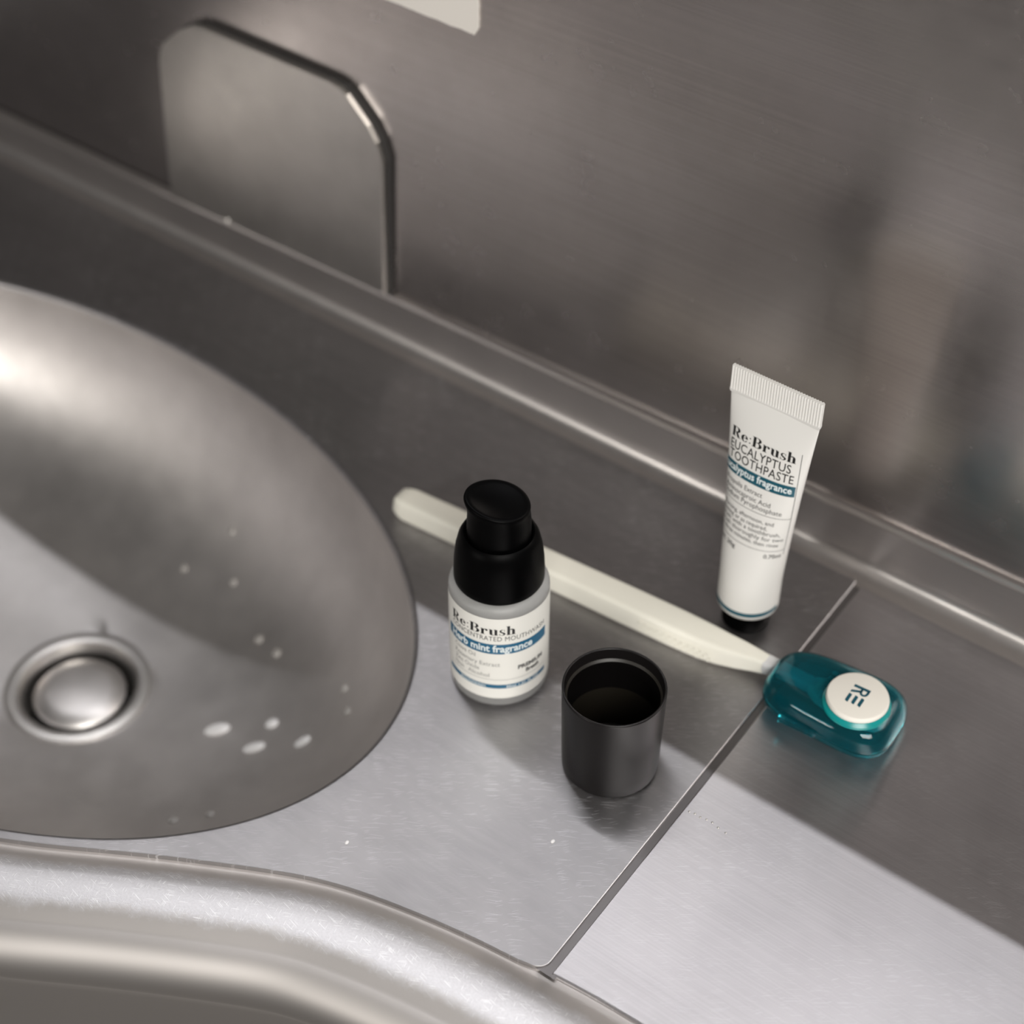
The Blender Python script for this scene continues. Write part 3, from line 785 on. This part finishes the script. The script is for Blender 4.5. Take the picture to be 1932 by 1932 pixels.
def emb(u, v, off):
    k_ = 0.0034; x, y = (u-1.0)*k_, (v-0.75)*k_
    return (x*math.cos(ea)-y*math.sin(ea), x*math.sin(ea)+y*math.cos(ea), 0.0166+off)
decal('emblem', (V, Fc), emb, M_teal, btn, 0.00004)

# ------------------------------------------------------------------ water droplets
M_drop = plain('faint_droplet', (0.45, 0.43, 0.41), 0.2, Transmission_Weight=0.3)  # grey, partly see-through body for the faint drops
M_glint = plain('painted_drop_glint', (0.85, 0.84, 0.84), 0.25, Transmission_Weight=0.25)  # whitish colour stands in for lamp glints on clear water
def drop(x, y, z, rx, ry, rz, label, nrm=(0, 0, 1), rot=0.0, m=None):
    bm = bmesh.new(); bmesh.ops.create_uvsphere(bm, u_segments=20, v_segments=12, radius=1)
    for v in bm.verts:
        if v.co.z < 0: v.co.z *= 0.25
        v.co = Vector((v.co.x*rx, v.co.y*ry, v.co.z*rz))
    me = bpy.data.meshes.new('water_droplet'); bm.to_mesh(me); bm.free()
    me.polygons.foreach_set('use_smooth', [True]*len(me.polygons))
    o = link('water_droplet', me, m or M_water)
    o.location = (x, y, z)
    o.rotation_mode = 'QUATERNION'
    o.rotation_quaternion = Vector((0, 0, 1)).rotation_difference(Vector(nrm)) @ Matrix.Rotation(rot, 3, 'Z').to_quaternion()
    tag(o, label, 'droplet', 'water droplets'); return o
# locate the bowl surface under a point
from mathutils.bvhtree import BVHTree
bpy.context.view_layer.update()
bt = BVHTree.FromPolygons([v.co.copy() for v in bowl.data.vertices], [tuple(p.vertices) for p in bowl.data.polygons])
def on_bowl(x, y, s, label, lx=1.0, ly=1.0, rot=0.0, h=0.55):
    loc, nrm, i, d = bt.ray_cast(Vector((x*mm, y*mm, 0.05)), Vector((0, 0, -1)))
    if loc is None: return
    if nrm.z < 0: nrm = -nrm
    drop(loc.x, loc.y, loc.z, s*mm*lx, s*mm*ly, s*mm*h, label, nrm, rot, M_glint if lx > 1 else M_drop)
RD = HD-PI/2
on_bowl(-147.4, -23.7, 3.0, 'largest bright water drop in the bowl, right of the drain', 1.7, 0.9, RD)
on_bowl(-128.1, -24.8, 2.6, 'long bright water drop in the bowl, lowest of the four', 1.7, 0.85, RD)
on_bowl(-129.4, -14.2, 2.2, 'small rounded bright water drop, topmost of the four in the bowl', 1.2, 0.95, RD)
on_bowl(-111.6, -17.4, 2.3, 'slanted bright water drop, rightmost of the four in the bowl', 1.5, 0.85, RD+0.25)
for x, y, s, lb in [(-209.1, 23.1, 1.6, 'faint round droplet high in the bowl, nearest the left edge'), (-185.5, 26.0, 1.6, 'faint droplet on the upper bowl wall above the pair'), (-159.8, 12.0, 1.9, 'left droplet of the pale pair in the middle of the bowl'),
                    (-148.9, 9.7, 1.9, 'right droplet of the pale pair in the middle of the bowl'), (-110.0, 3.2, 1.6, 'upper of two faint droplets near the right bowl edge'), (-102.0, -4.5, 1.7, 'lower of two faint droplets near the right bowl edge'),
                    (-127.2, -63.9, 1.8, 'left of two round droplets near the front bowl edge'), (-118.2, -55.7, 1.6, 'right of two round droplets near the front bowl edge'), (-197.8, 39.4, 1.5, 'topmost faint droplet on the rear bowl wall')]:
    on_bowl(x, y, s, lb)
drop(-0.0422, -0.0693, 0.0001, 0.0006, 0.0008, 0.0005, 'tiny water bead on the counter left, in front of the bottle', m=M_glint)
drop(0.0038, -0.0336, 0.0001, 0.0006, 0.0008, 0.0005, 'tiny water bead on the counter below the black cap', m=M_glint)
